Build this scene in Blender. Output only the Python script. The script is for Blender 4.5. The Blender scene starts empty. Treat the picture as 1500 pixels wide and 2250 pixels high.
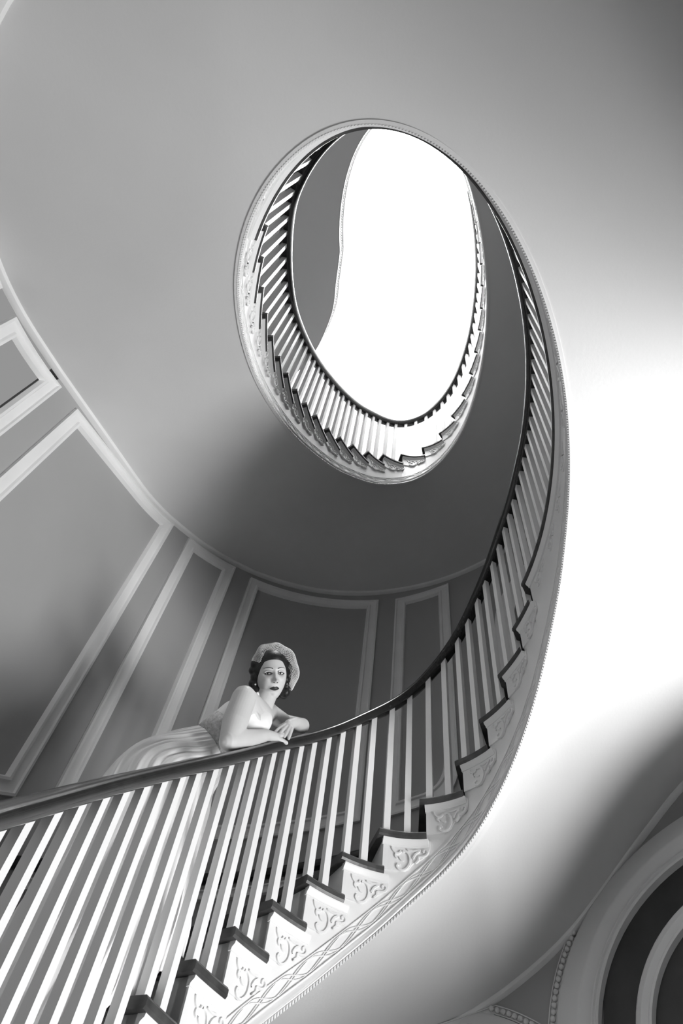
import bpy, bmesh, math, random
import numpy as np
from mathutils import Vector, Matrix

random.seed(7)
PI = math.pi
scene = bpy.context.scene
col = scene.collection

# ------------------------------------------------------------------ camera, world, light, exposure
CAM = Vector((-1.3987, -0.2183, -2.8724))
CR = Vector((0.12959, -0.98654, 0.09968))      # camera right
CU = Vector((-0.85557, -0.06044, 0.51416))     # camera up
CF = Vector((0.50121, 0.15191, 0.85188))       # camera forward
cd = bpy.data.cameras.new('camera'); cam = bpy.data.objects.new('camera', cd); col.objects.link(cam)
cd.sensor_fit = 'VERTICAL'; cd.sensor_height = 36.0; cd.sensor_width = 24.0; cd.lens = 23.861
cd.clip_start = 0.02
cam.matrix_world = Matrix(((CR.x, CU.x, -CF.x, CAM.x), (CR.y, CU.y, -CF.y, CAM.y), (CR.z, CU.z, -CF.z, CAM.z), (0, 0, 0, 1)))
scene.camera = cam

world = bpy.data.worlds.new('overcast'); scene.world = world; world.use_nodes = True
world.node_tree.nodes['Background'].inputs[0].default_value = (1, 1, 1, 1)
world.node_tree.nodes['Background'].inputs[1].default_value = 0.30

def area_light(name, loc, target, sx, sy, power):
    l = bpy.data.lights.new(name, 'AREA'); l.shape = 'RECTANGLE'; l.size = sx; l.size_y = sy; l.energy = power
    o = bpy.data.objects.new(name, l); col.objects.link(o); o.location = loc
    o.rotation_euler = (Vector(target) - Vector(loc)).to_track_quat('-Z', 'Y').to_euler()
    return o
# daylight thrown up from the sunlit ground outside the tall ground-floor window in the right wall
area_light('window_daylight', (0.75, -9.2, -6.6), (0.10, -1.6, -1.6), 15.5, 2.8, 5600.0)

scene.view_settings.view_transform = 'Standard'
scene.view_settings.look = 'None'
scene.view_settings.exposure = 0.0
scene.view_settings.gamma = 1.0
scene.view_settings.use_curve_mapping = False
SKY_STRENGTH = 28.0

# ------------------------------------------------------------------ materials
def material(name, grey, rough=0.6, bump=0.0, bscale=40.0, var=0.0, vscale=3.0, spec=0.3, stretch=None, metal=0.0, emit=0.0, sss=0.0, coat=0.0):
    m = bpy.data.materials.new(name); m.use_nodes = True
    nt = m.node_tree; b = nt.nodes['Principled BSDF']
    g = (grey, grey, grey, 1)
    b.inputs['Base Color'].default_value = g
    b.inputs['Roughness'].default_value = rough
    b.inputs['Specular IOR Level'].default_value = spec
    b.inputs['Metallic'].default_value = metal
    b.inputs['Coat Weight'].default_value = coat
    if emit:
        b.inputs['Emission Color'].default_value = (1, 1, 1, 1); b.inputs['Emission Strength'].default_value = emit
    if var or bump:
        tc = nt.nodes.new('ShaderNodeTexCoord'); mp = nt.nodes.new('ShaderNodeMapping')
        nt.links.new(tc.outputs['Object'], mp.inputs[0])
        if stretch: mp.inputs['Scale'].default_value = stretch
    if var:
        n = nt.nodes.new('ShaderNodeTexNoise'); n.inputs['Scale'].default_value = vscale; n.inputs['Detail'].default_value = 5
        nt.links.new(mp.outputs[0], n.inputs['Vector'])
        r = nt.nodes.new('ShaderNodeMapRange'); r.inputs[1].default_value = .3; r.inputs[2].default_value = .7
        r.inputs[3].default_value = grey * (1 - var); r.inputs[4].default_value = min(1, grey * (1 + var))
        nt.links.new(n.outputs[0], r.inputs[0]); nt.links.new(r.outputs[0], b.inputs['Base Color'])
    if bump:
        n2 = nt.nodes.new('ShaderNodeTexNoise'); n2.inputs['Scale'].default_value = bscale; n2.inputs['Detail'].default_value = 4
        nt.links.new(mp.outputs[0], n2.inputs['Vector'])
        bp = nt.nodes.new('ShaderNodeBump'); bp.inputs['Strength'].default_value = bump; bp.inputs['Distance'].default_value = .004
        nt.links.new(n2.outputs[0], bp.inputs['Height']); nt.links.new(bp.outputs[0], b.inputs['Normal'])
    return m
M = {
 'plaster': material('white plaster', .74, .75, .12, 60, .02, 2.0, .2),
 'paint': material('white gloss paint', .78, .38, .05, 90, .02, 6.0, .4),
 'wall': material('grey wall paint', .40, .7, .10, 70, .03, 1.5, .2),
 'mould': material('pale moulding paint', .85, .5, .05, 80, .03, 4.0, .35),
 'rail': material('dark mahogany', .018, .24, .03, 20, .45, 16.0, .5, (.6, 2.2, 2.2), coat=.4),
 'tread': material('dark stained wood', .050, .35, .10, 30, .5, 14.0, .5),
 'band': material('black painted rail', .012, .4, 0, 40, 0, 1, .4),
 'floor': material('polished floor boards', .60, .35, .05, 20, .3, 5.0, .4, (1, 8, 1)),
 'door': material('dark panelled door', .045, .4, .05, 30, .2, 6.0, .4),  # dark tone that paints in the shade inside the arches
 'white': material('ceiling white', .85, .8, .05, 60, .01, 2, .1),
 'skin': material('skin', .60, .48, .04, 220, .03, 12, .4),
 'lip': material('dark lipstick', .035, .35, 0, 1, 0, 1, .5),
 'hair': material('dark hair', .010, .42, .35, 60, .5, 30, .5, (1, 1, 8)),
 'dress': material('chiffon', .88, .8, .10, 120, .03, 8, .1),
 'lace': material('embroidered lace', .55, .8, .8, 160, .25, 70, .1),
 'net': material('veil net', .72, .7, 0, 1, 0, 1, .2),
 'eyew': material('eye white', .62, .3, 0, 1, 0, 1, .5),
 'iris': material('dark iris', .012, .15, 0, 1, 0, 1, .6),
 'pearl': material('pearl', .75, .2, 0, 1, 0, 1, .6),
 'brow': material('eyebrow', .03, .7, 0, 1, 0, 1, .1),
 'sky': material('skylight glass', .8, .3, emit=SKY_STRENGTH),
}

# ------------------------------------------------------------------ mesh helpers
class MB:
    def __init__(self): self.v = []; self.f = []
    def vert(self, p): self.v.append(tuple(p)); return len(self.v) - 1
    def grid(self, rows, closed=False, flip=False):
        """rows: list of lists of points"""
        n = len(rows[0]); b = len(self.v)
        for r in rows: self.v.extend(tuple(p) for p in r)
        for i in range(len(rows) - 1):
            for j in range(n if closed else n - 1):
                a_ = b + i * n + j; b_ = b + i * n + (j + 1) % n; c_ = b + (i + 1) * n + (j + 1) % n; d_ = b + (i + 1) * n + j
                self.f.append((a_, d_, c_, b_) if flip else (a_, b_, c_, d_))
        return b
    def cap(self, idx): self.f.append(tuple(idx))
    def tube(self, rows):
        """closed section rows with end caps"""
        n = len(rows[0]); b = self.grid(rows, closed=True)
        self.cap(list(range(b + n - 1, b - 1, -1))); e = b + (len(rows) - 1) * n; self.cap(list(range(e, e + n)))
    def hexa(self, p):
        """8 points: bottom loop 0-3, top loop 4-7"""
        b = len(self.v); self.v.extend(tuple(q) for q in p)
        for q in ((3, 2, 1, 0), (4, 5, 6, 7), (0, 1, 5, 4), (1, 2, 6, 5), (2, 3, 7, 6), (3, 0, 4, 7)): self.f.append(tuple(b + i for i in q))
    def build(self, name, mat, parent=None, smooth=False, fix=True):
        me = bpy.data.meshes.new(name); me.from_pydata(self.v, [], self.f)
        if fix:
            bm = bmesh.new(); bm.from_mesh(me); bmesh.ops.recalc_face_normals(bm, faces=bm.faces); bm.to_mesh(me); bm.free()
        me.materials.append(M[mat])
        if smooth:
            me.polygons.foreach_set('use_smooth', [True] * len(me.polygons))
            if smooth != 'all': me.set_sharp_from_angle(angle=math.radians(38))
        me.update()
        o = bpy.data.objects.new(name, me); col.objects.link(o)
        if parent: o.parent = parent
        return o
def tag(o, label, cat=None, group=None, kind=None):
    if label: o['label'] = label
    if cat: o['category'] = cat
    if group: o['group'] = group
    if kind: o['kind'] = kind
    return o
def thing(name, label, cat, group=None):
    o = bpy.data.objects.new(name, None); col.objects.link(o); o.empty_display_size = .1
    return tag(o, label, cat, group)
def struct(o, label=None): o['kind'] = 'structure'; (label and tag(o, label)); return o

# ------------------------------------------------------------------ plan of the stair well
A, B = 1.33965, 0.70563          # oval of the tread returns
H = 0.17                         # rise
FLOOR = -26 * H                  # landing is z = 0
TOP = 29 * H                     # third floor
CEIL = 8.2
XC0, XC1, R = -0.35, 0.65, 1.85  # stair hall: two half circles and a straight metre
def E(t, d=0.0):
    c, s = math.cos(t), math.sin(t)
    nx, ny = -c * B, s * A; n = math.hypot(nx, ny)
    return (-A * c + d * nx / n, B * s + d * ny / n)
TG = np.linspace(-2 * PI, 6 * PI, 16001)
SG = np.concatenate([[0], np.cumsum(np.hypot(np.diff(-A * np.cos(TG)), np.diff(B * np.sin(TG))))])
def s_of(t): return float(np.interp(t, TG, SG))
def t_of(s): return float(np.interp(s, SG, TG))
def wall_dist(t):
    c, s = math.cos(t), math.sin(t); nx, ny = -c * B, s * A; n = math.hypot(nx, ny); nx /= n; ny /= n
    x, y = -A * c, B * s; lo, hi = 0.0, 4.0
    for _ in range(40):
        m = (lo + hi) / 2; px, py = x + m * nx, y + m * ny
        dx = max(px - XC1, XC0 - px, 0)
        if math.hypot(dx, py) > R: hi = m
        else: lo = m
    return lo
WT = np.linspace(0, 2 * PI, 721); WD = np.array([wall_dist(t) for t in WT])
def wd(t): return float(np.interp(t % (2 * PI), WT, WD))

GT = np.arange(-0.6, 13.2, 0.01)
def smooth_curve(keys, sigma):
    k = np.array(keys); z = np.interp(GT, k[:, 0], k[:, 1])
    n = int(4 * sigma / .01); w = np.exp(-.5 * (np.arange(-n, n + 1) * .01 / sigma) ** 2); w /= w.sum()
    zz = np.convolve(np.pad(z, n, mode='edge'), w, 'valid')
    return lambda t: float(np.interp(t, GT, zz))

# nosings, measured step by step
t_low_vis = [1.993, 2.130, 2.256, 2.397, 2.547, 2.719, 2.922, 3.167, 3.409, 3.601, 3.779, 3.948]
T_LAND = 4.091
s0 = s_of(t_low_vis[0]); t_low = [t_of(s0 - .161 * (13 - i)) for i in range(13)] + t_low_vis     # 25 treads, z = -25H .. -1H
t_up = [6.972, 7.132, 7.288, 7.429, 7.562, 7.694, 7.816, 7.944, 8.070, 8.198, 8.347, 8.486, 8.634, 8.809, 8.986, 9.203, 9.467, 9.700, 9.894, 10.083, 10.248, 10.392, 10.535, 10.666, 10.803]
s0 = s_of(t_up[-1]); t_up += [t_of(s0 + .171 * (i + 1)) for i in range(3)]                        # 28 treads
T_TOP = t_of(s0 + .171 * 4)
z_low = [-(25 - i) * H for i in range(25)]; z_up = [(i + 1) * H for i in range(28)]
nose_keys = list(zip(t_low, z_low)) + [(T_LAND, 0), (t_up[0] - .13, 0)] + list(zip(t_up, z_up)) + [(T_TOP, TOP), (13, TOP)]
ZN = smooth_curve(nose_keys, .03)
zin_keys = [(t, max(z - .44, FLOOR)) for t, z in zip(t_low[:12], z_low[:12])] + [(1.99, -2.44), (2.432, -1.93), (2.797, -1.585), (3.111, -1.325), (3.486, -1.09), (3.864, -.80), (4.192, -.53), (4.513, -.365), (4.782, -.315), (5.2, -.31), (6.75, -.31), (6.95, -.235), (7.163, -.085), (7.418, .18), (7.644, .449), (7.971, .883), (8.352, 1.385), (8.733, 1.80), (9.124, 2.125), (9.594, 2.42), (10.031, 2.73), (10.448, 3.2), (10.832, 3.68), (11.1, 4.1), (11.35, 4.45), (11.6, TOP - .30), (13, TOP - .30)]
ZI = smooth_curve(zin_keys, .07)
zout_keys = [(t, max(z - .44, FLOOR)) for t, z in zip(t_low[:12], z_low[:12])] + [(1.99, -2.44), (2.432, -1.95), (2.797, -1.62), (3.0, -1.44), (3.18, -1.27), (3.304, -1.07), (3.408, -.89), (3.491, -.70), (3.582, -.53), (3.72, -.35), (3.85, -.31), (6.85, -.31), (7.05, -.16), (7.353, .2), (7.586, .50), (7.838, .74), (8.143, 1.03), (8.437, 1.36), (8.681, 1.59), (8.886, 1.77), (9.064, 1.93), (9.221, 2.09), (9.369, 2.25), (9.518, 2.40), (9.612, 2.5), (10.0, 2.85), (10.45, 3.3), (10.83, 3.75), (11.2, 4.3), (11.5, TOP - .30), (13, TOP - .30)]
ZO = smooth_curve(zout_keys, .045)
rail_keys = [(t, z + .82) for t, z in zip(t_low[:9], z_low[:9])] + [(1.40, -2.06), (1.60, -1.79), (1.89, -1.41), (2.30, -.905), (2.78, -.42), (3.09, -.165), (3.447, .20), (3.676, .48), (3.96, .76), (4.25, .90), (4.6, .93), (6.7, .93), (6.95, .97), (7.2, 1.29), (7.6, 1.70), (8.0, 2.29), (8.24, 2.64), (8.45, 2.89), (8.81, 3.25), (9.18, 3.46), (9.56, 3.73), (9.84, 3.95), (10.0, 4.09), (10.34, 4.50), (10.6, 4.87), (10.83, 5.14), (11.1, 5.5), (11.35, 5.75), (11.6, 5.83), (13, 5.83)]
ZR = smooth_curve(rail_keys, .06)

def P3(t, d, z): x, y = E(t, d); return (x, y, z)
def ts(a_, b_, step): n = max(2, int(math.ceil((b_ - a_) / step)) + 1); return [a_ + (b_ - a_) * i / (n - 1) for i in range(n)]
FACE = .032                      # stringer face stands this far behind the tread returns
def sweep(mb, t0, t1, prof, zf, step=.035, base=FACE):
    """closed profile of (proud, height) pairs run along the well"""
    mb.tube([[P3(t, base - d, zf(t) + h) for d, h in prof] for t in ts(t0, t1, step)])

# ------------------------------------------------------------------ walls of the stair hall
def wall_pt(sw, d=0.0):
    """sw: metres along the wall from the front apex, positive to the right; d: proud of the wall"""
    L = R * PI / 2; r = R - d
    if abs(sw) <= L:
        f = sw / R; return (XC1 + r * math.cos(f), -r * math.sin(f))
    if abs(sw) <= L + XC1 - XC0: return (XC1 - (abs(sw) - L), -math.copysign(r, sw))
    f = (abs(sw) - L - (XC1 - XC0)) / R; return (XC0 - r * math.sin(f), -math.copysign(r * math.cos(f), sw))
def sw_of(x, y):
    if x > XC1: return -R * math.atan2(y, x - XC1)
    if x >= XC0: return -math.copysign(R * PI / 2 + XC1 - x, y)
    return -math.copysign(R * PI / 2 + XC1 - XC0 + R * math.atan2(XC0 - x, abs(y)), y)
QL = R * PI / 2
def wall_strip(name, pts, label, upper=False, zs=None):
    mb = MB()
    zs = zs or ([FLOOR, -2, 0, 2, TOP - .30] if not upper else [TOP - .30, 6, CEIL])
    mb.grid([[(p[0], p[1], z) for p in pts] for z in zs])
    outer = []
    for p, q in pts_norm(pts): outer.append((p[0] + q[0] * .15, p[1] + q[1] * .15))
    mb.grid([[(p[0], p[1], z) for p in outer] for z in zs], flip=True)
    for z in (zs[0], zs[-1]): mb.grid([[(p[0], p[1], z) for p in pts], [(p[0], p[1], z) for p in outer]])
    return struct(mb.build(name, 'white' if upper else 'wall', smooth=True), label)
def pts_norm(pts):
    out = []
    for i, p in enumerate(pts):
        a_ = pts[max(i - 1, 0)]; b_ = pts[min(i + 1, len(pts) - 1)]
        dx, dy = b_[0] - a_[0], b_[1] - a_[1]; l = math.hypot(dx, dy); nx, ny = dy / l, -dx / l
        if nx * (p[0] - .15) + ny * p[1] < 0: nx, ny = -nx, -ny
        out.append((p, (nx, ny)))
    return out
up_pts = [wall_pt(-QL + 2 * QL * i / 72) for i in range(73)] + [(XC0 - R * math.sin(PI * i / 48), -R * math.cos(PI * i / 48)) for i in range(49)]
wall_strip('wall_top', up_pts + up_pts[:1], 'white wall of the top storey around the skylight', True)  # ceiling white instead of wall grey, painting in the brightness up here
SWA, SWB = 2.66, 4.70           # the wide window runs between these two points of the wall
WZ0, WZ1 = -3.95, -.68
run = lambda a_, b_, n: [wall_pt(a_ + (b_ - a_) * i / n) for i in range(n + 1)]
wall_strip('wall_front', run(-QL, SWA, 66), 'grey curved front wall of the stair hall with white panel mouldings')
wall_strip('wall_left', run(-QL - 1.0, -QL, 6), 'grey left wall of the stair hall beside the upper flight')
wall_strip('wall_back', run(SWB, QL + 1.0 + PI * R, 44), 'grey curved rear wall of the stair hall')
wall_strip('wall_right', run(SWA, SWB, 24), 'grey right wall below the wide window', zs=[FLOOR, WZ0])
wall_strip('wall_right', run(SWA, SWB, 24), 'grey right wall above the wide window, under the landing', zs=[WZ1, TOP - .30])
mb = MB()
def bar(sa, sb, z0, z1, d0=-.13, d1=-.05):
    p, q, p2, q2 = wall_pt(sa, d0), wall_pt(sb, d0), wall_pt(sa, d1), wall_pt(sb, d1)
    mb.hexa([(*p, z0), (*q, z0), (*q2, z0), (*p2, z0), (*p, z1), (*q, z1), (*q2, z1), (*p2, z1)])
for k in range(4):
    f = SWA + (SWB - SWA) * k / 3; bar(f - .025, f + .025, WZ0, WZ1)
for k in range(12):
    a_, b_ = SWA + (SWB - SWA) * k / 12, SWA + (SWB - SWA) * (k + 1) / 12
    for z in (WZ0, -2.4, WZ1 - .05): bar(a_, b_, z, z + (.05 if z != -2.4 else .03))
struct(mb.build('window_1', 'paint'), 'white frame of the wide ground floor window')

# floor, ceiling with its oval skylight
def oval_pts(n=96): return [wall_pt(-QL + 2 * QL * i / 48) for i in range(49)] + [(XC0 - R * math.sin(PI * i / 48), -R * math.cos(PI * i / 48)) for i in range(49)]
mb = MB(); op = oval_pts()
b = [mb.vert((x, y, FLOOR)) for x, y in op]; mb.cap(b)
b = [mb.vert((x, y, FLOOR - .1)) for x, y in op]; mb.cap(b[::-1])
mb.grid([[(x, y, FLOOR) for x, y in op], [(x, y, FLOOR - .1) for x, y in op]], closed=True)
struct(mb.build('floor', 'floor'), 'ground floor of the stair hall')
SKA, SKB = 1.78, .80
def ray_wall(a_):
    lo, hi = 0, 5
    for _ in range(40):
        m = (lo + hi) / 2; x, y = m * math.cos(a_), m * math.sin(a_)
        if math.hypot(max(x - XC1, XC0 - x, 0), y) > R: hi = m
        else: lo = m
    return (lo * math.cos(a_), lo * math.sin(a_))
angs = [2 * PI * i / 128 for i in range(128)]
mb = MB()
mb.grid([[(*ray_wall(a_), CEIL) for a_ in angs], [(SKA * math.cos(a_), SKB * math.sin(a_), CEIL) for a_ in angs], [(SKA * math.cos(a_), SKB * math.sin(a_), CEIL + .35) for a_ in angs], [(*ray_wall(a_), CEIL + .35) for a_ in angs]], closed=True)
ceil = struct(mb.build('ceiling', 'white', smooth=True), 'white top floor ceiling with an oval skylight opening')
mb = MB()
prof = [(0, 0), (.0, -.03), (.02, -.045), (.05, -.03), (.06, 0)]
mb.grid([[((SKA + d) * math.cos(a_), (SKB + d) * math.sin(a_), CEIL + h) for a_ in angs] for d, h in prof], closed=True)
struct(mb.build('trim_1', 'mould', smooth=True), 'thin oval moulding ring around the skylight')
mb = MB()
rows = [[((SKA * k) * math.cos(a_), (SKB * k) * math.sin(a_), CEIL + .12 + .25 * (1 - k * k)) for a_ in angs] for k in (1.0, .8, .6, .4, .2)]
mb.grid(rows, closed=True); c = mb.vert((0, 0, CEIL + .37)); bb = len(mb.v) - 1 - 128
for i in range(128): mb.f.append((bb + i, bb + (i + 1) % 128, c))
struct(mb.build('window_2', 'sky', smooth='all'), 'bright oval skylight at the top of the stair well')

# ------------------------------------------------------------------ wall mouldings
FRAME = [(0, 0), (0, .020), (.014, .022), (.020, .012), (.026, .010), (.066, .013), (.074, .024), (.088, .024), (.096, .010), (.100, 0)]
def panel_frame(n, s_0, s_1, ztop, zbot, label, prof=FRAME, r_br=0.0):
    """ztop / zbot: functions of sw. Ring of mouldings following the curve of the wall."""
    def loop(o):
        pts = []; N = 16
        a0, a1 = s_0 + o, s_1 - o
        for i in range(N): s = a0 + (a1 - a0) * i / N; pts.append((s, ztop(s) - o))
        zt, zb = ztop(a1) - o, zbot(a1) + o
        for i in range(4): pts.append((a1, zt + (zb + r_br - zt) * i / 4))
        if r_br:
            cx = a1 - r_br * .9; p0_, p1_, p2_ = (a1, zb + r_br), (a1, zbot(a1) + o - .02), (cx, zbot(cx) + o)
            for i in range(9):
                f = i / 9; pts.append(tuple((1 - f) ** 2 * p0_[k] + 2 * f * (1 - f) * p1_[k] + f * f * p2_[k] for k in (0, 1)))
            a1b = cx
        else: a1b = a1
        for i in range(N): s = a1b + (a0 - a1b) * i / N; pts.append((s, zbot(s) + o))
        zb, zt = zbot(a0) + o, ztop(a0) - o
        for i in range(4): pts.append((a0, zb + (zt - zb) * i / 4))
        return pts
    mb = MB()
    mb.grid([[(*wall_pt(s, d), z) for s, z in loop(o)] for o, d in prof], closed=True)
    return struct(mb.build('trim_%d' % n, 'mould', smooth=True), label)
lin = lambda x0, z0, x1, z1: (lambda s: z0 + (z1 - z0) * (s - x0) / (x1 - x0))
SW = sw_of
# chair rail height on the wall as a function of sw, found through the matching point of the well
crail_keys = [(-.6, -4.0), (.3, -3.45), (1.2, -2.38), (2.17, -1.26), (2.29, -1.14), (2.69, -.78), (2.85, -.585), (3.0, -.395), (3.15, -.22), (3.4, .1), (3.7, .45), (3.95, .75), (4.2, .86), (4.8, .88), (13, .88)]
CRT = smooth_curve(crail_keys, .05)
tt_ = np.linspace(.3, 4.6, 300); sw_tab = np.array([SW(*E(t, wd(t))) for t in tt_])
def t_of_sw(s): return float(np.interp(s, sw_tab, tt_))
CRS = lambda s: CRT(t_of_sw(s))
s1r, s2l, s2r, s3l, s3r, s4l, s4r, s5l, s5r = SW(-.31, R), SW(-.15, R), SW(1.06, 1.80), SW(1.24, 1.75), SW(1.69, 1.53), SW(1.82, 1.43), SW(2.45, .44), SW(2.478, .29), SW(2.49, -.2)
botf = lambda k: (lambda s: CRS(s) + k)
panel_frame(2, s1r - .46, s1r, lin(s1r - .46, .27, s1r, .52), botf(.30), 'narrow white moulding panel at the left picture edge, beside the widest panel')
panel_frame(3, s2l, s2r, lin(s2l, .60, s2r, 1.27), botf(.27), 'wide white moulding panel left of the woman, beneath the upper soffit')
panel_frame(4, s3l, s3r, lin(s3l, 1.36, s3r, 1.57), botf(.25), 'narrow white moulding panel directly behind the woman on her left')
panel_frame(5, s4l, s4r, lin(s4l, 1.60, s4r, 2.02), botf(.20), 'wide dark panel with pale moulding right behind the woman\'s head')
panel_frame(6, s5l, s5r, lin(s5l, 2.06, s5r, 2.28), botf(.18), 'narrow moulding panel with a rounded lower corner, right of the woman', r_br=.22)
panel_frame(7, s1r - 1.75, s1r - .62, lin(s1r - 1.75, -.35, s1r - .62, .18), botf(.30), 'wide white moulding panel on the rear left wall')
WFR = [(o * .6, d * .8) for o, d in FRAME]
for n, (p, q) in enumerate(((s2l, s2r), (s3l, s3r), (s4l, s4r), (s5l, s5r))):
    panel_frame(8 + n, p + .02, q - .02, botf(-.09), botf(-.50), 'low wainscot panel under the black wall rail, %s' % ('behind the lowest balusters', 'behind the skirt', 'behind the balusters right of the skirt', 'behind the treads at the bend')[n], WFR)
def wall_sweep(name, t0, t1, prof, zf, mat, label):
    mb = MB(); mb.tube([[P3(t, wd(t) - d, zf(t) + h) for d, h in prof] for t in ts(t0, t1, .04)])
    return struct(mb.build(name, mat, smooth=True), label)
wall_sweep('trim_12', .5, 3.42, [(-.002, 0), (.022, 0), (.03, -.012), (.03, -.045), (.018, -.06), (-.002, -.06)], CRT, 'band', 'black rail running up the wall behind the balusters')

# arched openings under the stair, lower right
def arch(num, sc, zc, prof, label, jamb_to, mat='plaster', a0=0, a1=180, infill=None):
    mb = MB(); path = []
    if a0 == 0:
        for i in range(8): path.append((1, 0, jamb_to + (zc - jamb_to) * i / 8))
    for i in range(49): f = math.radians(a0 + (a1 - a0) * i / 48); path.append((math.cos(f), math.sin(f), zc))
    if a1 == 180:
        for i in range(1, 9): path.append((-1, 0, zc + (jamb_to - zc) * i / 8))
    mb.grid([[(*wall_pt(sc + r * c, d), z + r * s) for c, s, z in path] for r, d in prof])
    o = struct(mb.build('door_%d' % num, mat, smooth=True), label)
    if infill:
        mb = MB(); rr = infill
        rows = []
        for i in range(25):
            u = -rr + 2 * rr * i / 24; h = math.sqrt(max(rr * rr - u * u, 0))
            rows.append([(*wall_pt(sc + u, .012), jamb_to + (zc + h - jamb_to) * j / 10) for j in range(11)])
        mb.grid(rows); mb.build('door_leaf', 'door', o)  # flat dark infill, the shade of the arch opening put into its colour
    return o
CAS = [(.965, 0), (.965, .030), (.95, .04), (.90, .045), (.865, .062), (.85, .062), (.805, .034), (.80, .052), (.792, .055), (.786, .044), (.780, .044), (.774, .055), (.766, .05), (.764, .012)]
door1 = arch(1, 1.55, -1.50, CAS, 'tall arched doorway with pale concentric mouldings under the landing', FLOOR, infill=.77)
mbr = MB(); path = [(math.cos(math.radians(180 * i / 48)), math.sin(math.radians(180 * i / 48))) for i in range(49)]
mbr.grid([[(*wall_pt(1.55 + r * c, d), (-1.50 + r * s)) for c, s in path] for r, d in [(.598, .012), (.598, .035), (.588, .045), (.578, .032), (.545, .028), (.534, .042), (.522, .042), (.518, .012)]])
mbr.build('fanlight_ring', 'plaster', door1, smooth=True)
CAS2 = [(.715, 0), (.715, .02), (.70, .03), (.60, .035), (.59, .05), (.565, .05), (.56, .012)]
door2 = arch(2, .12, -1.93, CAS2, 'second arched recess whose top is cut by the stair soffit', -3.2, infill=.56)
bead_me = None
bmb = bmesh.new(); bmesh.ops.create_icosphere(bmb, subdivisions=2, radius=.0135)
bead_me = bpy.data.meshes.new('bead'); bmb.to_mesh(bead_me); bmb.free(); bead_me.materials.append(M['plaster'])
bead_me.polygons.foreach_set('use_smooth', [True] * len(bead_me.polygons))
for parent, sc, zc, r in ((door1, 1.55, -1.50, .992), (door2, .12, -1.93, .742)):
    n = int(PI * r / .029)
    for i in range(n + 1):
        f = PI * i / n; s = sc + r * math.cos(f); z = zc + r * math.sin(f)
        if z > ZO(t_of_sw(s)) - .02 or s > 1.1: continue
        o = bpy.data.objects.new('bead', bead_me); col.objects.link(o); o.parent = parent; o.location = (*wall_pt(s, .012), z)
    mb = MB(); path = [(math.cos(PI * i / 60), math.sin(PI * i / 60)) for i in range(61)]
    path = [(c, s) for c, s in path if zc + r * s < ZO(t_of_sw(sc + r * c)) - .03 and sc + r * c < 1.1]
    runs = [path] if parent is door1 else [path[:len(path) // 2], path[len(path) // 2:]]
    for run in runs:
        if len(run) > 1:
            mb.grid([[(*wall_pt(sc + (r + k) * c, d), zc + (r + k) * s) for c, s in run] for k, d in [(.021, .0), (.021, .012), (.016, .012), (.016, .003), (-.016, .003), (-.016, .012), (-.021, .012), (-.021, 0)]])
    mb.build('bead_channel', 'plaster', parent, smooth=True)
# arched doorway on the landing level, seen between the balusters
CAS3 = [(.84, 0), (.84, .04), (.80, .05), (.74, .05), (.70, .035), (.69, .06), (.66, .06), (.655, .012)]
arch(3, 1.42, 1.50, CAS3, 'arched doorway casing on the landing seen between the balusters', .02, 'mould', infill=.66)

# ------------------------------------------------------------------ stair flights
SKEW = smooth_curve([(-1, 0), (2.85, 0), (3.2, .06), (3.486, .19), (3.7, .33), (3.864, .42), (4.09, .54), (4.4, .50), (5.4, 0), (13, 0)], .06)
def PW(t, z, d=.012):
    q = t - SKEW(t); return P3(q, wd(q) - d, z)
def tread(k_t0, k_t1, z, parent, over=.030, th=.033):
    t1 = t_of(s_of(k_t1) + over); mb = MB(); tl = ts(k_t0, t1, .06)
    sec = lambda t: [P3(t, .006, z - th), P3(t, 0, z - th + .008), P3(t, 0, z - .008), P3(t, .006, z), PW(t, z), PW(t, z - th)]
    mb.tube([sec(t) for t in tl])
    return mb.build('tread', 'tread', parent)
def riser(t0, z0, z1, parent):
    ta = t_of(s_of(t0) + .026); tb = t_of(s_of(t0) + .044); mb = MB()
    mb.hexa([P3(ta, FACE, z0), PW(ta, z0), PW(tb, z0), P3(tb, FACE, z0), P3(ta, FACE, z1), PW(ta, z1), PW(tb, z1), P3(tb, FACE, z1)])
    return mb.build('riser', 'paint', parent)
def px(pts): return [((x - 668) / 370 * .19, (y - 195) / 230 * .165) for x, y in pts]
SCROLLS = [px([(738, 250), (748, 275), (772, 294), (798, 292), (812, 272)]), px([(772, 294), (768, 318), (784, 332)]),
           px([(800, 322), (815, 340), (838, 345)]),
           px([(822, 278), (850, 278), (874, 300), (884, 335), (878, 372), (856, 402), (826, 416), (796, 410), (782, 392), (792, 376), (806, 380)]),
           px([(905, 330), (925, 295), (962, 265), (905, 270), (860, 262)]), px([(925, 360), (948, 340), (952, 316), (982, 312), (1012, 300), (1022, 278), (1008, 262), (990, 270), (990, 286)])]
def catmull(p, n=4):
    out = []
    for i in range(len(p) - 1):
        a_, b_, c_, d_ = p[max(i - 1, 0)], p[i], p[i + 1], p[min(i + 2, len(p) - 1)]
        for j in range(n):
            u = j / n
            out.append(tuple(.5 * (2 * b_[q] + (c_[q] - a_[q]) * u + (2 * a_[q] - 5 * b_[q] + 4 * c_[q] - d_[q]) * u * u + (3 * b_[q] - a_[q] - 3 * c_[q] + d_[q]) * u ** 3) for q in (0, 1)))
    out.append(p[-1]); return out
SCROLLS = [catmull(s, 4) for s in SCROLLS]
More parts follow.
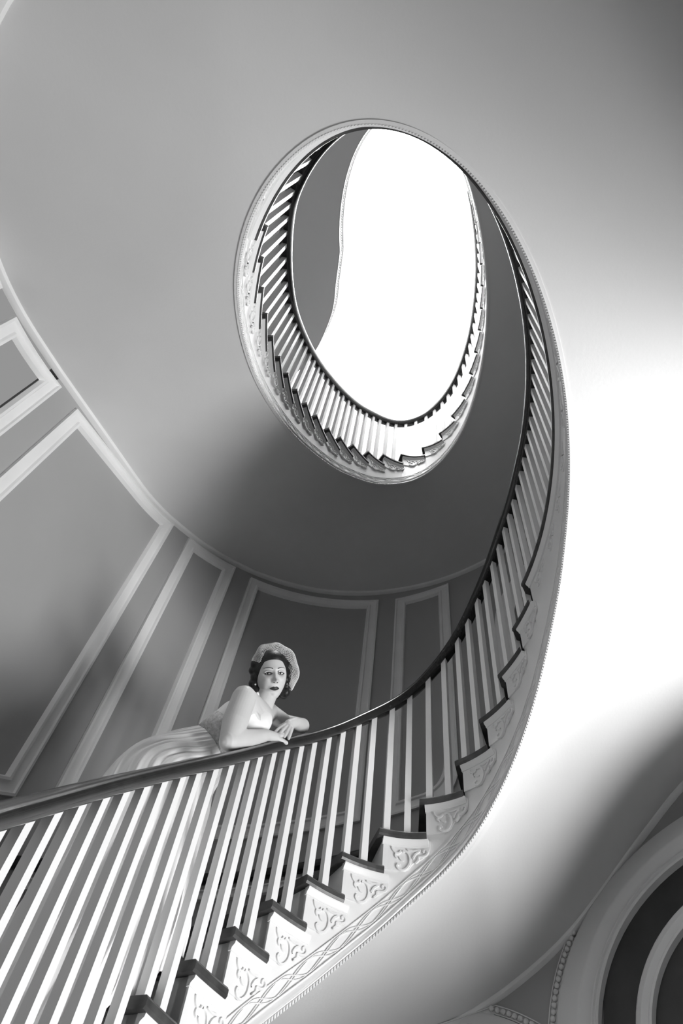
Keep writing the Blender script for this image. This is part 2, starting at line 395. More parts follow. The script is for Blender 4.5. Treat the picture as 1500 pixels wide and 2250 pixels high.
def ribbon(mb, line, width, height, base, mp):
    rows = []
    for i, (u, v) in enumerate(line):
        a_, b_ = line[max(i - 1, 0)], line[min(i + 1, len(line) - 1)]
        dx, dy = b_[0] - a_[0], b_[1] - a_[1]; l = math.hypot(dx, dy) or 1; nx, ny = -dy / l, dx / l
        k = 1.0 if 0 < i < len(line) - 1 else .55
        w = width * k
        rows.append([mp(u + nx * w, v + ny * w, base - .001), mp(u + nx * w * .7, v + ny * w * .7, base + height * .8), mp(u - nx * w * .7, v - ny * w * .7, base + height * .8), mp(u - nx * w, v - ny * w, base - .001)])
    mb.grid(rows)
    mb.cap([len(mb.v) - 4, len(mb.v) - 3, len(mb.v) - 2, len(mb.v) - 1])
OUT = [(0, .170), (.020, .172), (.045, .174), (.068, .170), (.090, .158), (.106, .138), (.118, .116), (.130, .102), (.146, .096), (.158, .088), (.172, .074), (.186, .062), (.192, .030)]
def bracket(t0, z, rise_below, parent):
    sb = s_of(t0) + .026; zb = z - .034; PL = .007
    mp = lambda u, v, d: P3(t_of(sb + u), FACE - d, zb - v)
    mb = MB(); rows_f = []
    lim = rise_below - .036
    us = [(u, min(v * (1 if u < .03 else .90), lim)) for u, v in OUT]
    mb.grid([[mp(u, v * k, PL) for k in (0, .5, 1)] + [mp(u, v, 0)] for u, v in us])
    mb.grid([[mp(0, us[0][1] * k, PL) for k in (0, 1)], [mp(0, us[0][1] * k, 0) for k in (0, 1)]])
    mb.grid([[mp(us[-1][0], us[-1][1] * k, PL) for k in (0, 1)], [mp(us[-1][0], us[-1][1] * k, 0) for k in (0, 1)]])
    br = mb.build('step_bracket', 'paint', parent)
    mb = MB()                                             # cove under the tread return
    mb.tube([[mp(u, -.002, -.002), mp(u, -.002, .024), mp(u, .008, .022), mp(u, .018, .012), mp(u, .026, .010), mp(u, .028, -.002)] for u in [i * .19 / 6 - .004 for i in range(7)]])
    mb.build('cove_moulding', 'paint', br, smooth=True)
    mb = MB()
    for l in SCROLLS: ribbon(mb, [(u, v * .84) for u, v in l], .0046, .0080, PL, mp)
    mb.build('scroll_carving', 'paint', br, smooth=True)
def stringer(tlist, zlist, t_end, parent):
    """stepped board; tlist are nosings, zlist tread heights"""
    mb = MB()
    for k, (t0, z) in enumerate(zip(tlist, zlist)):
        t1 = tlist[k + 1] if k + 1 < len(tlist) else t_end
        ta, tb = t_of(s_of(t0) + .026), t_of(s_of(t1) + .026)
        top = z - .033; tl = ts(ta, tb, .045)
        if ZI(tl[0]) > top: continue
        mb.tube([[P3(t, FACE, min(ZI(t) + .006, top - .01)), P3(t, FACE, top), P3(t, FACE + .035, top), P3(t, FACE + .035, min(ZI(t) + .006, top - .01))] for t in tl])
    return mb.build('stringer', 'paint', parent, smooth=True)
def soffit(t0, t1, parent, name='soffit'):
    mb = MB(); K = 10
    rows = []
    for t in ts(t0, t1, .03):
        w = wd(t) - .002; zi, zo = ZI(t), ZO(t)
        rows.append([P3(t, FACE - .004 + (w - FACE + .004) * k / K, zi + (zo - zi) * (k / K)) for k in range(K + 1)])
    mb.grid(rows)
    return mb.build(name, 'plaster', parent, smooth='all')
def mouldings(t0, t1, parent, frieze=True):
    """bands, guilloche frieze and rope edge along the foot of the stringer"""
    mb = MB(); sweep(mb, t0, t1, [(-.002, .014), (.012, .013), (.017, .019), (.009, .027), (.004, .046), (.008, .050), (.008, .054), (-.002, .056)], ZI); mb.build('base_moulding', 'paint', parent, smooth=True)
    mb = MB(); sweep(mb, t0, t1, [(-.002, .118), (.006, .118), (.006, .123), (-.002, .124)], ZI); mb.build('fillet', 'paint', parent)
    mb = MB(); sweep(mb, t0, t1, [(-.004, -.004), (.010, -.004), (.010, .011), (-.004, .013)], ZI)
    sa, sb = s_of(t0), s_of(t1); n = int((sb - sa) / .0108)
    for i in range(n):
        s = sa + (i + .5) * (sb - sa) / n; ta, tb = t_of(s - .0034), t_of(s + .0022); q = lambda t, d, h: P3(t, FACE - d, ZI(t) + h)
        dz = .002
        mb.hexa([q(ta, .009, -.006), q(tb, .009, -.006), q(tb, .016, -.003), q(ta, .016, -.003), q(ta, .009, .010 + dz), q(tb, .009, .010 + dz), q(tb, .014, .008 + dz), q(ta, .014, .008 + dz)])
    o = mb.build('rope_moulding', 'paint', parent); o['kind'] = 'stuff'
    if frieze:
        per = .118; n = int((sb - sa) / per); per = (sb - sa) / n
        for i in range(n):
            s = sa + i * per; mb = MB(); mp = lambda u, v, d: P3(t_of(s + u), FACE - d, ZI(t_of(s + u)) + .087 + v)
            for ph in (-.011, .011):
                for sg in (-1, 1):
                    ribbon(mb, [(per * j / 14, sg * .026 * math.sin(PI * (per * j / 14 + ph) / per)) for j in range(15)], (.0026), .0062, 0, mp)
            mb.build('guilloche_motif', 'paint', parent)
def edge_bead(t0, t1, parent):
    mb = MB(); mb.tube([[P3(t, wd(t) - d, ZO(t) + h) for d, h in ((-.004, .012), (.030, .010), (.036, -.006), (.030, -.022), (.012, -.030), (-.004, -.030))] for t in ts(t0, t1, .03)])
    mb.build('wall_bead', 'mould', parent, smooth=True)

low = thing('stair_flight', 'lower curved stair flight with dark treads and carved white step ends, under the woman', 'staircase')
for k in range(25):
    t1 = t_low[k + 1] if k < 24 else T_LAND
    tread(t_low[k], t1, z_low[k], low); riser(t_low[k], z_low[k] - H, z_low[k] - .033, low)
    bracket(t_low[k], z_low[k], H, low)
riser(T_LAND, -H, -.033, low)
stringer(t_low, z_low, T_LAND, low)
soffit(t_low[2], T_LAND, low)
mouldings(t_low[3], T_LAND, low); edge_bead(t_low[8], 3.80, low)

upf = thing('stair_flight', 'upper curved stair flight seen from below, climbing around the bright well to the top floor', 'staircase')
for k in range(28):
    t1 = t_up[k + 1] if k < 27 else T_TOP
    tread(t_up[k], t1, z_up[k], upf); riser(t_up[k], z_up[k] - H, z_up[k] - .033, upf)
    bracket(t_up[k], z_up[k], H, upf)
riser(T_TOP, TOP - H, TOP - .033, upf)
stringer(t_up, z_up, T_TOP, upf)
T_UP0 = t_up[0]
soffit(T_UP0, 11.75, upf)
mouldings(T_UP0, 11.75, upf); edge_bead(T_UP0 - .05, T_TOP, upf)

# second floor landing: nosing, fascia, ceiling below
lan = thing('landing', 'second floor landing slab with a pale flat underside, directly overhead', 'landing')
t_end = t_of(s_of(T_UP0) + .03)
mb = MB()
mb.tube([[P3(t, .006, -.033), P3(t, 0, -.025), P3(t, 0, -.008), P3(t, .006, 0), PW(t, 0), PW(t, -.033)] for t in ts(T_LAND, t_end, .035)])
mb.build('floor_boards', 'tread', lan)
mb = MB(); ta = t_of(s_of(T_LAND) + .026)
mb.tube([[P3(t, FACE, ZI(t) + .006), P3(t, FACE, -.033), P3(t, FACE + .035, -.033), P3(t, FACE + .035, ZI(t) + .006)] for t in ts(ta, t_end, .035)]); mb.build('fascia', 'paint', lan, smooth=True)
soffit(T_LAND, T_UP0, lan)
mouldings(T_LAND, T_UP0, lan); edge_bead(T_LAND, T_UP0, lan)
mb = MB(); sweep(mb, ta, t_end, [(-.002, -.034), (.022, -.034), (.020, -.044), (.010, -.054), (.008, -.064), (-.002, -.064)], lambda t: 0); mb.build('cove_moulding', 'paint', lan, smooth=True)
s0, s1 = s_of(T_LAND) + .05, s_of(T_UP0) - .05; n = int((s1 - s0) / .20)
for i in range(n):
    sb = s0 + (s1 - s0) * i / n; mb = MB()
    mp = lambda u, v, d: P3(t_of(sb + u), FACE - d, -.062 - v * .62)
    for l in SCROLLS: ribbon(mb, l, .0050, .0065, 0, mp)
    mb.build('scroll_carving', 'paint', lan, smooth=True)

# third floor gallery: follows the well, then swings out to the left wall
gal = thing('landing', 'top floor gallery edge curving across the well beside the skylight', 'landing')
inner = [E(t, FACE) for t in ts(T_TOP, 4 * PI + 1.45, .04)]
outer = [E(t, wd(t) - .004) for t in ts(T_TOP, 4 * PI + 1.45, .04)]
tail_i = catmull([inner[-2], inner[-1], (.14, .815), (.47, .91), (.86, 1.15), (1.10, 1.42), (1.22, 1.745)], 6)[6:]
for k, p in enumerate(tail_i[1:]):
    inner.append(p); f = (k + 1) / (len(tail_i) - 1); x = outer[-1][0] if False else -.2 + 1.42 * f
    outer.append(wall_pt(SW(x, R if x < XC1 else math.sqrt(R * R - (x - XC1) ** 2)), .004))
zb, zt = TOP - .30, TOP
mb = MB(); mb.grid([[(*a_, zb) for a_ in inner], [(*b_, zb) for b_ in outer]]); mb.build('soffit', 'white', gal, smooth='all')  # whiter than the other soffits, painting in light that it lacks
mb = MB(); mb.grid([[(*a_, zt) for a_ in inner], [(*b_, zt) for b_ in outer]]); mb.build('floor_boards', 'tread', gal)
def push(path, d):
    out = []
    for i, p in enumerate(path):
        a_, b_ = path[max(i - 1, 0)], path[min(i + 1, len(path) - 1)]; dx, dy = b_[0] - a_[0], b_[1] - a_[1]; l = math.hypot(dx, dy)
        out.append((p[0] + dy / l * d, p[1] - dx / l * d))
    return out
sgn = 1 if math.hypot(*push(inner, .1)[0]) < math.hypot(*inner[0]) else -1
mb = MB(); mb.grid([[(*p, z) for p in push(inner, sgn * d)] for d, z in ((0, zb), (.014, zb), (.018, zb + .02), (.004, zb + .03), (.004, zb + .10), (.012, zb + .105), (.012, zb + .12), (.004, zb + .125), (.004, zt - .03), (.03, zt - .03), (.03, zt), (0, zt))]); mb.build('fascia', 'paint', gal, smooth=True)
mb = MB()
pp = push(inner, sgn * .016)
for i in range(0, len(pp) - 1):
    for f in (.15, .65):
        q = (pp[i][0] + (pp[i + 1][0] - pp[i][0]) * f, pp[i][1] + (pp[i + 1][1] - pp[i][1]) * f); r = .006
        mb.hexa([(q[0] - r, q[1] - r, zb + .14), (q[0] + r, q[1] - r, zb + .14), (q[0] + r, q[1] + r, zb + .14), (q[0] - r, q[1] + r, zb + .14), (q[0] - r, q[1] - r, zb + .155), (q[0] + r, q[1] - r, zb + .155), (q[0] + r, q[1] + r, zb + .155), (q[0] - r, q[1] + r, zb + .155)])
o = mb.build('dentil_moulding', 'paint', gal); o['kind'] = 'stuff'

# ------------------------------------------------------------------ balustrade: one continuous rail, two balusters to a tread
bal = thing('balustrade', 'dark wooden handrail on slim white square balusters winding up the whole stair', 'railing')
RO = .047
RP = [(.012, -.034), (.024, -.030), (.030, -.022), (.036, -.008), (.036, .006), (.031, .018), (.020, .026), (0, .029), (-.020, .026), (-.031, .018), (-.036, .006), (-.036, -.008), (-.030, -.022), (-.024, -.030), (-.012, -.034)]
mb = MB(); mb.tube([[P3(t, RO - d * 1.12, ZR(t) + h * 1.18) for d, h in RP] for t in ts(t_low[1], T_TOP + .03, .03)]); mb.build('handrail', 'rail', bal, smooth=True)
def baluster(t, z0):
    c = E(t, RO); q = E(t + .001, RO); dx, dy = q[0] - c[0], q[1] - c[1]; l = math.hypot(dx, dy); dx /= l; dy /= l
    z1 = ZR(t) - .026; slope = (ZR(t_of(s_of(t) + .01)) - ZR(t_of(s_of(t) - .01))) / .02
    mb = MB(); pts = []
    for z, r in ((z0 - .002, .0150), (z1, .0138)):
        for a_, b_ in ((-1, -1), (1, -1), (1, 1), (-1, 1)):
            pts.append((c[0] + r * (a_ * dx - b_ * dy), c[1] + r * (a_ * dy + b_ * dx), z + (slope * a_ * r if z == z1 else 0)))
    mb.hexa(pts); mb.build('baluster', 'paint', bal)
def step_balusters(tl, zl, tend):
    for k, (t0, z) in enumerate(zip(tl, zl)):
        t1 = tl[k + 1] if k + 1 < len(tl) else tend; s_a, s_b = s_of(t0), s_of(t1)
        for f in (.22, .70): baluster(t_of(s_a + (s_b - s_a) * f), z)
step_balusters(t_low[1:], z_low[1:], T_LAND); step_balusters(t_up, z_up, T_TOP)
s0, s1 = s_of(T_LAND) + .035, s_of(T_UP0) - .035; n = int(round((s1 - s0) / .084))
for i in range(n + 1): baluster(t_of(s0 + (s1 - s0) * i / n), 0)

# ------------------------------------------------------------------ the woman leaning on the rail
LM = {'nsh': (0.690, 0.685, -0.842), 'nua': (0.695, 0.695, -0.974), 'nel': (0.673, 0.687, -1.088), 'nfa': (0.751, 0.645, -1.014), 'nwr': (0.822, 0.596, -0.931), 'npa': (0.864, 0.572, -0.906), 'nth1': (0.872, 0.555, -0.909), 'nth2': (0.892, 0.540, -0.902), 'nth3': (0.904, 0.525, -0.903), 'nf1a': (0.886, 0.561, -0.880), 'nf1b': (0.909, 0.547, -0.854), 'nf1c': (0.916, 0.530, -0.856), 'nf2a': (0.895, 0.565, -0.876), 'nf2b': (0.923, 0.549, -0.855), 'nf2c': (0.926, 0.533, -0.860), 'nf3a': (0.903, 0.576, -0.859), 'nf3b': (0.932, 0.563, -0.824), 'nf3c': (0.939, 0.543, -0.824), 'nf4a': (0.907, 0.587, -0.851), 'nf4b': (0.941, 0.578, -0.808), 'nf4c': (0.944, 0.564, -0.806), 'fsh': (0.981, 0.668, -0.657), 'fua': (1.063, 0.605, -0.645), 'fel': (1.094, 0.528, -0.638), 'fwr': (0.970, 0.528, -0.730), 'fpa': (0.927, 0.540, -0.779), 'fk1': (0.912, 0.555, -0.798), 'fm1': (0.902, 0.572, -0.824), 'ft1': (0.898, 0.585, -0.848), 'fk2': (0.914, 0.542, -0.804), 'fm2': (0.903, 0.554, -0.834), 'ft2': (0.897, 0.562, -0.862), 'fk3': (0.916, 0.529, -0.808), 'fm3': (0.908, 0.535, -0.840), 'ft3': (0.904, 0.540, -0.869), 'fk4': (0.919, 0.519, -0.808), 'fm4': (0.913, 0.519, -0.841), 'ft4': (0.909, 0.521, -0.875), 'fth1': (0.938, 0.563, -0.769), 'fth2': (0.948, 0.591, -0.775), 'neckb': (0.861, 0.668, -0.757), 'neckt': (0.832, 0.635, -0.683), 'head': (0.780, 0.629, -0.586), 'chest': (0.868, 0.704, -0.811), 'bust': (0.838, 0.649, -0.847), 'back': (0.847, 0.775, -0.789), 'waist': (0.856, 0.849, -0.966), 'pelv': (0.845, 0.955, -1.10)}
LM = {k: Vector(v) for k, v in LM.items()}
woman = thing('person', 'woman in a pale strapless dress and netted veil leaning on the dark handrail', 'person')

def capsule(mb, p, q, r0, r1, n=28, flat=None):
    """tapered capsule from p to q; flat=(axis, factor) squashes the section"""
    p, q = Vector(p), Vector(q); d = q - p; L = d.length; w = d / L if L > 1e-6 else Vector((0, 0, 1))
    x = w.orthogonal().normalized()
    if flat: x = (Vector(flat[0]) - w * Vector(flat[0]).dot(w)).normalized()
    y = w.cross(x); kx = flat[1] if flat else 1
    rows = []
    for a_ in (-85, -60, -30, 0): f = math.radians(a_); rows.append((p + w * r0 * math.sin(f), r0 * math.cos(f)))
    for k in (.33, .66): rows.append((p.lerp(q, k), r0 + (r1 - r0) * k))
    for a_ in (0, 30, 60, 85): f = math.radians(a_); rows.append((q + w * r1 * math.sin(f), r1 * math.cos(f)))
    mb.tube([[c + (x * math.cos(2 * PI * i / n) * kx + y * math.sin(2 * PI * i / n)) * r for i in range(n)] for c, r in rows])
def chain(mb, names, radii, flat=None):
    for i in range(len(names) - 1): capsule(mb, LM[names[i]] if isinstance(names[i], str) else names[i], LM[names[i + 1]] if isinstance(names[i + 1], str) else names[i + 1], radii[i], radii[i + 1], flat=flat)
def ellipsoid(mb, c, axes, n=24, m=16):
    c = Vector(c); X, Y, Z = axes
    rows = [[c + X * (math.cos(2 * PI * i / n) * math.sin(PI * j / m)) + Y * (math.sin(2 * PI * i / n) * math.sin(PI * j / m)) + Z * math.cos(PI * j / m) for i in range(n)] for j in range(1, m)]
    mb.tube(rows)
def remeshed(mb, name, mat, parent, voxel, smooth_it=4, disp=None):
    o = mb.build(name, mat, None)
    r = o.modifiers.new('r', 'REMESH'); r.mode = 'VOXEL'; r.voxel_size = voxel; r.use_smooth_shade = True
    if smooth_it: sm = o.modifiers.new('s', 'SMOOTH'); sm.factor = .5; sm.iterations = smooth_it
    dg = bpy.context.evaluated_depsgraph_get(); dg.update()
    me = bpy.data.meshes.new_from_object(o.evaluated_get(dg)); old = o.data
    o.modifiers.clear(); o.data = me; bpy.data.meshes.remove(old); me.name = name
    if not me.materials: me.materials.append(M[mat])
    me.polygons.foreach_set('use_smooth', [True] * len(me.polygons))
    o.parent = parent
    return o

# head frame: X to picture right, Y out of the face, Z crown
yaw, pit = math.radians(20), math.radians(16)
f0 = -CF * math.cos(yaw) + CR * math.sin(yaw); x0 = CR * math.cos(yaw) + CF * math.sin(yaw)
HY = (f0 * math.cos(pit) + CU * math.sin(pit)).normalized(); HZ = (CU * math.cos(pit) - f0 * math.sin(pit)).normalized(); HX = x0.normalized()
roll = math.radians(-4); HX, HZ = HX * math.cos(roll) + HZ * math.sin(roll), HZ * math.cos(roll) - HX * math.sin(roll)
HC = LM['head'] - CU * .018 - CR * .004
HS = 0.98
def hp(x, y, z): return HC + (HX * x + HY * y + HZ * z) * HS
def feat(x, z):
    g = lambda a_, b_, sx, sz: math.exp(-(a_ / sx) ** 2 - (b_ / sz) ** 2)
    ax = abs(x); d = 0
    rz = max(0, min(1, (.006 - z) / .040)); d += (.006 + .016 * rz) * math.exp(-(x / (.0065 + .0035 * rz)) ** 2) * (1 if z > -.038 else math.exp(-((z + .038) / .005) ** 2)) * (1 if z < .006 else math.exp(-((z - .006) / .02) ** 2))
    d += .013 * g(x, z + .035, .010, .008) + .009 * g(ax - .012, z + .038, .006, .006)
    d -= .015 * g(ax - .030, z, .018, .012)
    d += .006 * g(ax - .028, z - .022, .022, .008)
    d += .008 * g(ax - .042, z + .032, .020, .020)
    d -= .004 * g(ax - .030, z + .066, .010, .014)
    d += .009 * g(x, z + .069, .022, .010) - .003 * g(x, z + .069, .030, .002) - .006 * g(x, z + .085, .020, .006) + .012 * g(x, z + .106, .022, .013)
    return d
def jaw(zu): return 1 - .20 * max(0, -zu) ** 1.5
def zs_(zu): return .104 * zu if zu > 0 else .124 * zu
def face_y(x, z):
    zu = z / (.104 if z > 0 else .124); xu = x / (.073 * jaw(zu)); return .092 * math.sqrt(max(0, 1 - xu * xu - zu * zu)) + feat(x, z)
body = MB()
rows = []
for j in range(1, 90):
    ph = PI * j / 90; zu = math.cos(ph); ring = []
    for i in range(120):
        th = 2 * PI * i / 120; xu, yu = math.sin(ph) * math.cos(th), math.sin(ph) * math.sin(th)
        x, z = .073 * xu * jaw(zu), zs_(zu)
        y = .092 * yu + feat(x, z) * max(0, min(1, yu * 2.5)) if yu > 0 else .094 * yu * (1 - .25 * max(0, -zu))
        ring.append(hp(x, y, z))
    rows.append(ring)
body.tube(rows)
chain(body, ['neckb', LM['neckt'] + (LM['neckb'] - LM['neckt']) * .2 - HY * .012, hp(0, -.038, -.05)], [.052, .046, .048])
for sx in (-1, 1): ellipsoid(body, hp(sx * .073, -.005, -.012), (HX * .008, HY * .016, HZ * .028), 12, 8)
S_AX = (LM['fsh'] - LM['nsh']).normalized()
SP = [LM['pelv'], LM['waist'], LM['back'].lerp(LM['chest'], .35) - Vector((0, 0, .05)), LM['chest'], LM['neckb']]
def torso_axes(i):
    t_ = (SP[min(i + 1, 4)] - SP[max(i - 1, 0)]).normalized(); lat = (S_AX - t_ * S_AX.dot(t_)).normalized(); return t_, lat, t_.cross(lat)
tr = [(.165, .125), (.118, .088), (.135, .100), (.150, .105), (.060, .055)]
def torso_rows(grow=0.0, upto=5, n=40):
    rows = []
    for i in range(upto):
        t_, lat, fr = torso_axes(i); a_, b_ = tr[i]
        rows.append([SP[i] + lat * (a_ + grow) * math.cos(2 * PI * k / n) + fr * (b_ + grow) * math.sin(2 * PI * k / n) for k in range(n)])
    return rows
body.tube(torso_rows())
capsule(body, LM['nsh'].lerp(LM['neckb'], .12), LM['neckb'] - Vector((0, 0, .02)), .050, .060)
capsule(body, LM['fsh'], LM['neckb'] - Vector((0, 0, .02)), .048, .060)
capsule(body, LM['nsh'], LM['chest'], .052, .09)
chain(body, ['nsh', 'nua', 'nel'], [.053, .054, .040]); chain(body, ['nel', 'nfa', 'nwr'], [.041, .041, .026])
chain(body, ['nwr', 'npa'], [.025, .024])
for f in ('1', '2', '3', '4'): chain(body, ['npa', 'nf%sa' % f, 'nf%sb' % f, 'nf%sc' % f], [.016, .0098, .0088, .0076])
chain(body, ['npa', 'nth1', 'nth2', 'nth3'], [.018, .0125, .0105, .0085])
chain(body, ['fsh', 'fua', 'fel'], [.046, .038, .036]); chain(body, ['fel', 'fwr'], [.037, .025]); chain(body, ['fwr', 'fpa'], [.024, .022])
for f in ('1', '2', '3', '4'): chain(body, ['fpa', 'fk%s' % f, 'fm%s' % f, 'ft%s' % f], [.014, .0090, .0080, .0068])
chain(body, ['fpa', 'fth1', 'fth2'], [.015, .010, .0085])
bo = remeshed(body, 'body', 'skin', woman, .0030, 3)
tag(bo, 'bare skinned arms, shoulders, neck and face')

# face details
def patch(name, mat, outline_top, outline_bot, xs, lift, n=5):
    mb = MB(); rows = []
    for x in xs:
        zt_, zb_ = outline_top(x), outline_bot(x)
        rows.append([hp(x, face_y(x, zb_ + (zt_ - zb_) * j / n) + lift * math.sin(PI * (j + .3) / (n + .6)), zb_ + (zt_ - zb_) * j / n) for j in range(n + 1)])
    mb.grid(rows); return mb.build(name, mat, woman, smooth='all')
lx = [-.023 + .046 * i / 20 for i in range(21)]
q = lambda x: max(0, 1 - (x / .023) ** 2)
tag(patch('lips', 'lip', lambda x: -.0685 + .0085 * q(x) ** .8 - .0025 * math.exp(-(x / .004) ** 2), lambda x: -.0695 - .0085 * q(x), lx, .0034), 'dark painted lips')
for sx in (-1, 1):
    ex = sx * .030
    xs = [ex + sx * (-.019 + .040 * i / 12) for i in range(13)]
    u = lambda x: (x - ex) * sx
    patch('eyebrow', 'brow', lambda x: .0215 + .004 * math.cos((u(x) - .004) * 60) + .0008, lambda x: .0215 + .004 * math.cos((u(x) - .004) * 60) - .0030 * max(.25, 1 - (u(x) + .019) / .05), xs, .0022, 2)
    xs = [ex + sx * (-.015 + .032 * i / 12) for i in range(13)]
    patch('eyelid', 'skin', lambda x: .0150 - 14 * u(x) ** 2, lambda x: .0040 - 24 * u(x) ** 2, xs, .0100, 6)
    patch('eyelash', 'brow', lambda x: .0066 - 22 * (u(x)) ** 2, lambda x: .0030 - 26 * u(x) ** 2, xs, .0105, 3)
    patch('eyelash', 'brow', lambda x: -.0054 + 18 * (u(x)) ** 2, lambda x: -.0082 + 18 * u(x) ** 2, xs, .0080, 3)
    mb = MB(); ellipsoid(mb, hp(sx * .0075, face_y(sx * .0075, -.043) + .001, -.0435), (HX * .0032, HY * .003, HZ * .0022), 10, 8); mb.build('nostril', 'brow', woman)  # small dark plugs painting in the shade of the nose openings
    mb = MB(); ellipsoid(mb, hp(ex, .0635, .000), (HX * .0130, HY * .0130, HZ * .0110)); eb = mb.build('eyeball', 'eyew', woman, smooth='all')
    mb = MB(); g = (CAM - hp(ex, .0635, .001)).normalized(); ctr = hp(ex, .0635, .001) + g * .0080
    a1 = g.orthogonal().normalized(); ellipsoid(mb, ctr, (a1 * .0068, g.cross(a1) * .0068, g * .0058)); mb.build('iris', 'iris', eb, smooth='all')
    mb = MB(); ellipsoid(mb, hp(sx * .076, .004, -.045), (HX * .006, HY * .006, HZ * .006), 12, 8); mb.build('earring', 'pearl', woman, smooth='all')

# hair: waved bob behind and beside the face
mb = MB()
ellipsoid(mb, hp(0, -.024, .022), (HX * .087, HY * .097, HZ * .101), 40, 28)
ellipsoid(mb, hp(0, .012, .062), (HX * .062, HY * .060, HZ * .052), 30, 20)
rnd = random.Random(3)
for sx, zz in ((-1, (.05, .02, -.01, -.04, -.075, -.095)), (1, (.05, .01, -.025, -.055, -.085))):
    for j, z in enumerate(zz):
        ellipsoid(mb, hp(sx * (.070 + .006 * (j % 2)), -.012 - .014 * (j % 2), z), (HX * .025, HY * .036, HZ * .024), 16, 12)
for j in range(9):
    f = j / 8 * PI; ellipsoid(mb, hp(.072 * math.cos(f), -.050 - .035 * math.sin(f), -.088 + .012 * (j % 2)), (HX * .027, HY * .027, HZ * .028), 14, 10)
for j in range(11):
    bx = -.066 + .0125 * j; bz = .074 - 2.6 * (bx - .022) ** 2 * (1 if bx < .022 else 6)
    ellipsoid(mb, hp(bx, max(face_y(bx, bz) - .010, .0), bz), (HX * .015, HY * .016, HZ * .013), 12, 8)
tag(remeshed(mb, 'hair', 'hair', woman, .004, 2), 'short dark waved hair')

# birdcage veil of open net over crown and one side of the face
mb = MB(); NA, NV = 58, 34
def veil(a_, v):
    al = math.radians(-38 + 192 * a_)
    side = max(0, math.cos(al - math.radians(-2))) ** 1.5
    top = max(0, math.sin(al)) ** 1.5; r_in = .076 + .014 * side; r_out = .094 + .044 * side + .026 * top
    if v < .5: k = math.sin(v / .5 * PI / 2); r = r_in + (r_out - r_in) * k; y = .062 - .055 * (v / .5) - .02 * max(0, math.sin(al))
    else: k = (v - .5) / .5; r = r_out + (.060 - r_out) * k ** 1.6; y = .007 - .02 * max(0, math.sin(al)) - .085 * k
    wob = .003 * math.sin(9 * al + 5 * v)
    return hp((r + wob) * math.cos(al) * .98, y, .012 + (r + wob) * math.sin(al) * 1.14)
idx = {}
for i in range(NA + 1):
    for j in range(NV + 1):
        if (i + j) % 2 == 0: idx[i, j] = mb.vert(veil(i / NA, j / NV))
for i in range(1, NA):
    for j in range(1, NV):
        if (i + j) % 2 == 1: mb.f.append((idx[i - 1, j], idx[i, j - 1], idx[i + 1, j], idx[i, j + 1]))
vo = mb.build('veil', 'net', woman, fix=False)
wm = vo.modifiers.new('w', 'WIREFRAME'); wm.thickness = .0020; wm.use_even_offset = False; wm.use_boundary = True
tag(vo, 'white net birdcage veil')

# dress: bodice with lace waist, strap, pleated skirt down to the treads
rows = torso_rows(.006, 4)
mid = [[a_.lerp(b_, .5) for a_, b_ in zip(rows[1], rows[2])]]
mb = MB(); mb.tube([rows[1]] + mid + [rows[2], [a_.lerp(b_, .45) for a_, b_ in zip(rows[2], rows[3])], [a_.lerp(b_, .85) for a_, b_ in zip(rows[2], rows[3])]])
ellipsoid(mb, LM['bust'] + Vector((.01, .02, .015)), (S_AX * .10, Vector((0, 0, 1)) * .09, Vector((0, 1, 0)) * .07), 20, 14)
remeshed(mb, 'bodice', 'dress', woman, .006, 4)
mb = MB(); t_, lat, fr = torso_axes(1)
lr = torso_rows(.010, 4); mb.tube([lr[1], [a_.lerp(b_, .25) for a_, b_ in zip(lr[1], lr[2])], [a_.lerp(b_, .6) for a_, b_ in zip(lr[1], lr[2])]])
tag(mb.build('lace_waistband', 'lace', woman, smooth='all'), 'embroidered lace waistband')
mb = MB(); capsule(mb, LM['bust'].lerp(LM['nsh'], .25), LM['nsh'].lerp(LM['neckb'], .35) + Vector((-.01, -.03, .03)), .045, .018, flat=((0, 1, 0), .5))
remeshed(mb, 'strap', 'dress', woman, .005, 3)
NK = 300; TN = [1.2 + i * .01 for i in range(150)]
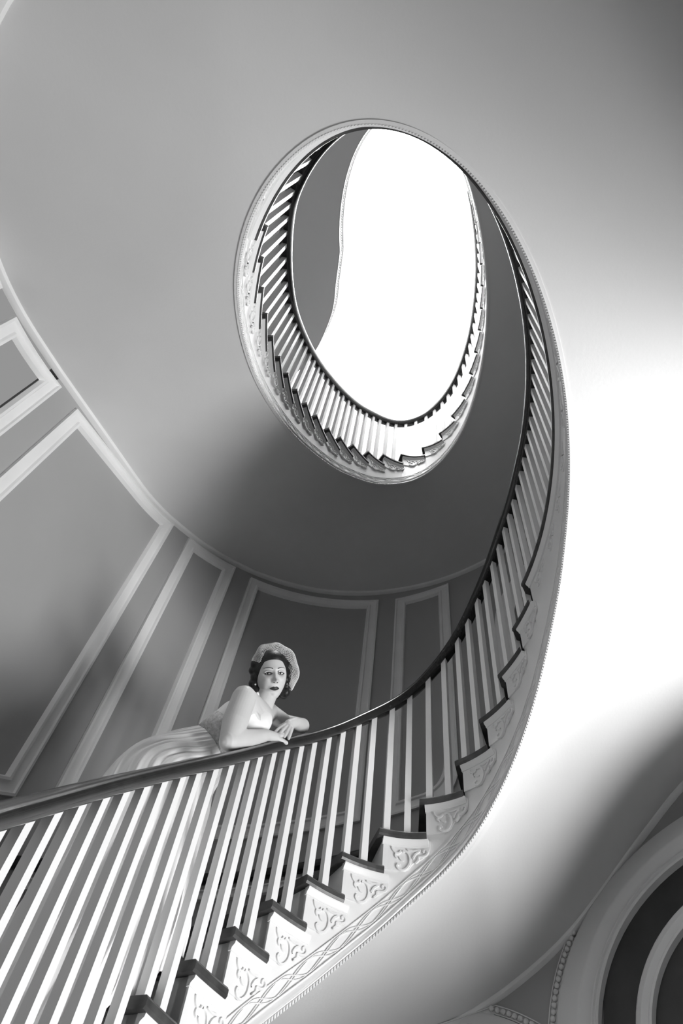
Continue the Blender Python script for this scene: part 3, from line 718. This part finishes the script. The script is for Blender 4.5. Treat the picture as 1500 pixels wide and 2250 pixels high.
rings = [(LM['waist'], None, .128, .100, .5), (LM['waist'].lerp(LM['pelv'], .45), None, .168, .132, 1.1), (LM['pelv'] + Vector((-.01, .0, -.01)), None, .210, .162, 1.3),
         (Vector((.80, .965, -1.25)), 1, .235, .190, .9), (Vector((.770, .950, -1.45)), 1, .240, .205, 1), (Vector((.735, .935, -1.65)), 1, .260, .222, 1.2), (Vector((.705, .930, -1.85)), 1, .290, .234, 1.4), (Vector((.670, .940, -2.05)), 1, .345, .240, 1.6)]
mb = MB(); rows = []
for i, (c, flatz, ra, rb, pl) in enumerate(rings):
    t_, lat, fr = torso_axes(0 if i > 1 else 1)
    tang = Vector((E(2.02 + .01)[0] - E(2.02)[0], E(2.02 + .01)[1] - E(2.02)[1], 0)).normalized(); nrm = Vector((tang.y, -tang.x, 0))
    k = min(1, max(0, (i - .0) / 3)); la = lat.lerp(tang, k).normalized(); fa = fr.lerp(nrm if fr.dot(nrm) > 0 else -nrm, k).normalized()
    ring = []
    for n in range(NK):
        th = 2 * PI * n / NK; m_ = 1 + pl * (.024 * math.sin(29 * th) + .014 * math.sin(47 * th + 1.3) + .018 * math.sin(11 * th + .4))
        p = c + la * ra * m_ * math.cos(th) + fa * rb * m_ * math.sin(th)
        if i >= len(rings) - 2:
            tn = min(TN, key=lambda q: (E(q)[0] - p.x) ** 2 + (E(q)[1] - p.y) ** 2); zh = ZN(tn) - .015 + .012 * math.sin(9 * th)
            p.z = zh if i == len(rings) - 1 else p.z * .5 + (zh + .19) * .5
        ring.append(p)
    rows.append(ring)
dense = []
for i in range(len(rows) - 1):
    for j in range(5):
        u = j / 5; a_, b_, c_, d_ = rows[max(i - 1, 0)], rows[i], rows[i + 1], rows[min(i + 2, len(rows) - 1)]
        dense.append([.5 * (2 * b_[n] + (c_[n] - a_[n]) * u + (2 * a_[n] - 5 * b_[n] + 4 * c_[n] - d_[n]) * u * u + (3 * b_[n] - a_[n] - 3 * c_[n] + d_[n]) * u ** 3) for n in range(NK)])
dense.append(rows[-1]); mb.grid(dense, closed=True)
sk = mb.build('skirt', 'dress', woman, smooth='all')
tag(sk, 'long pleated chiffon skirt')
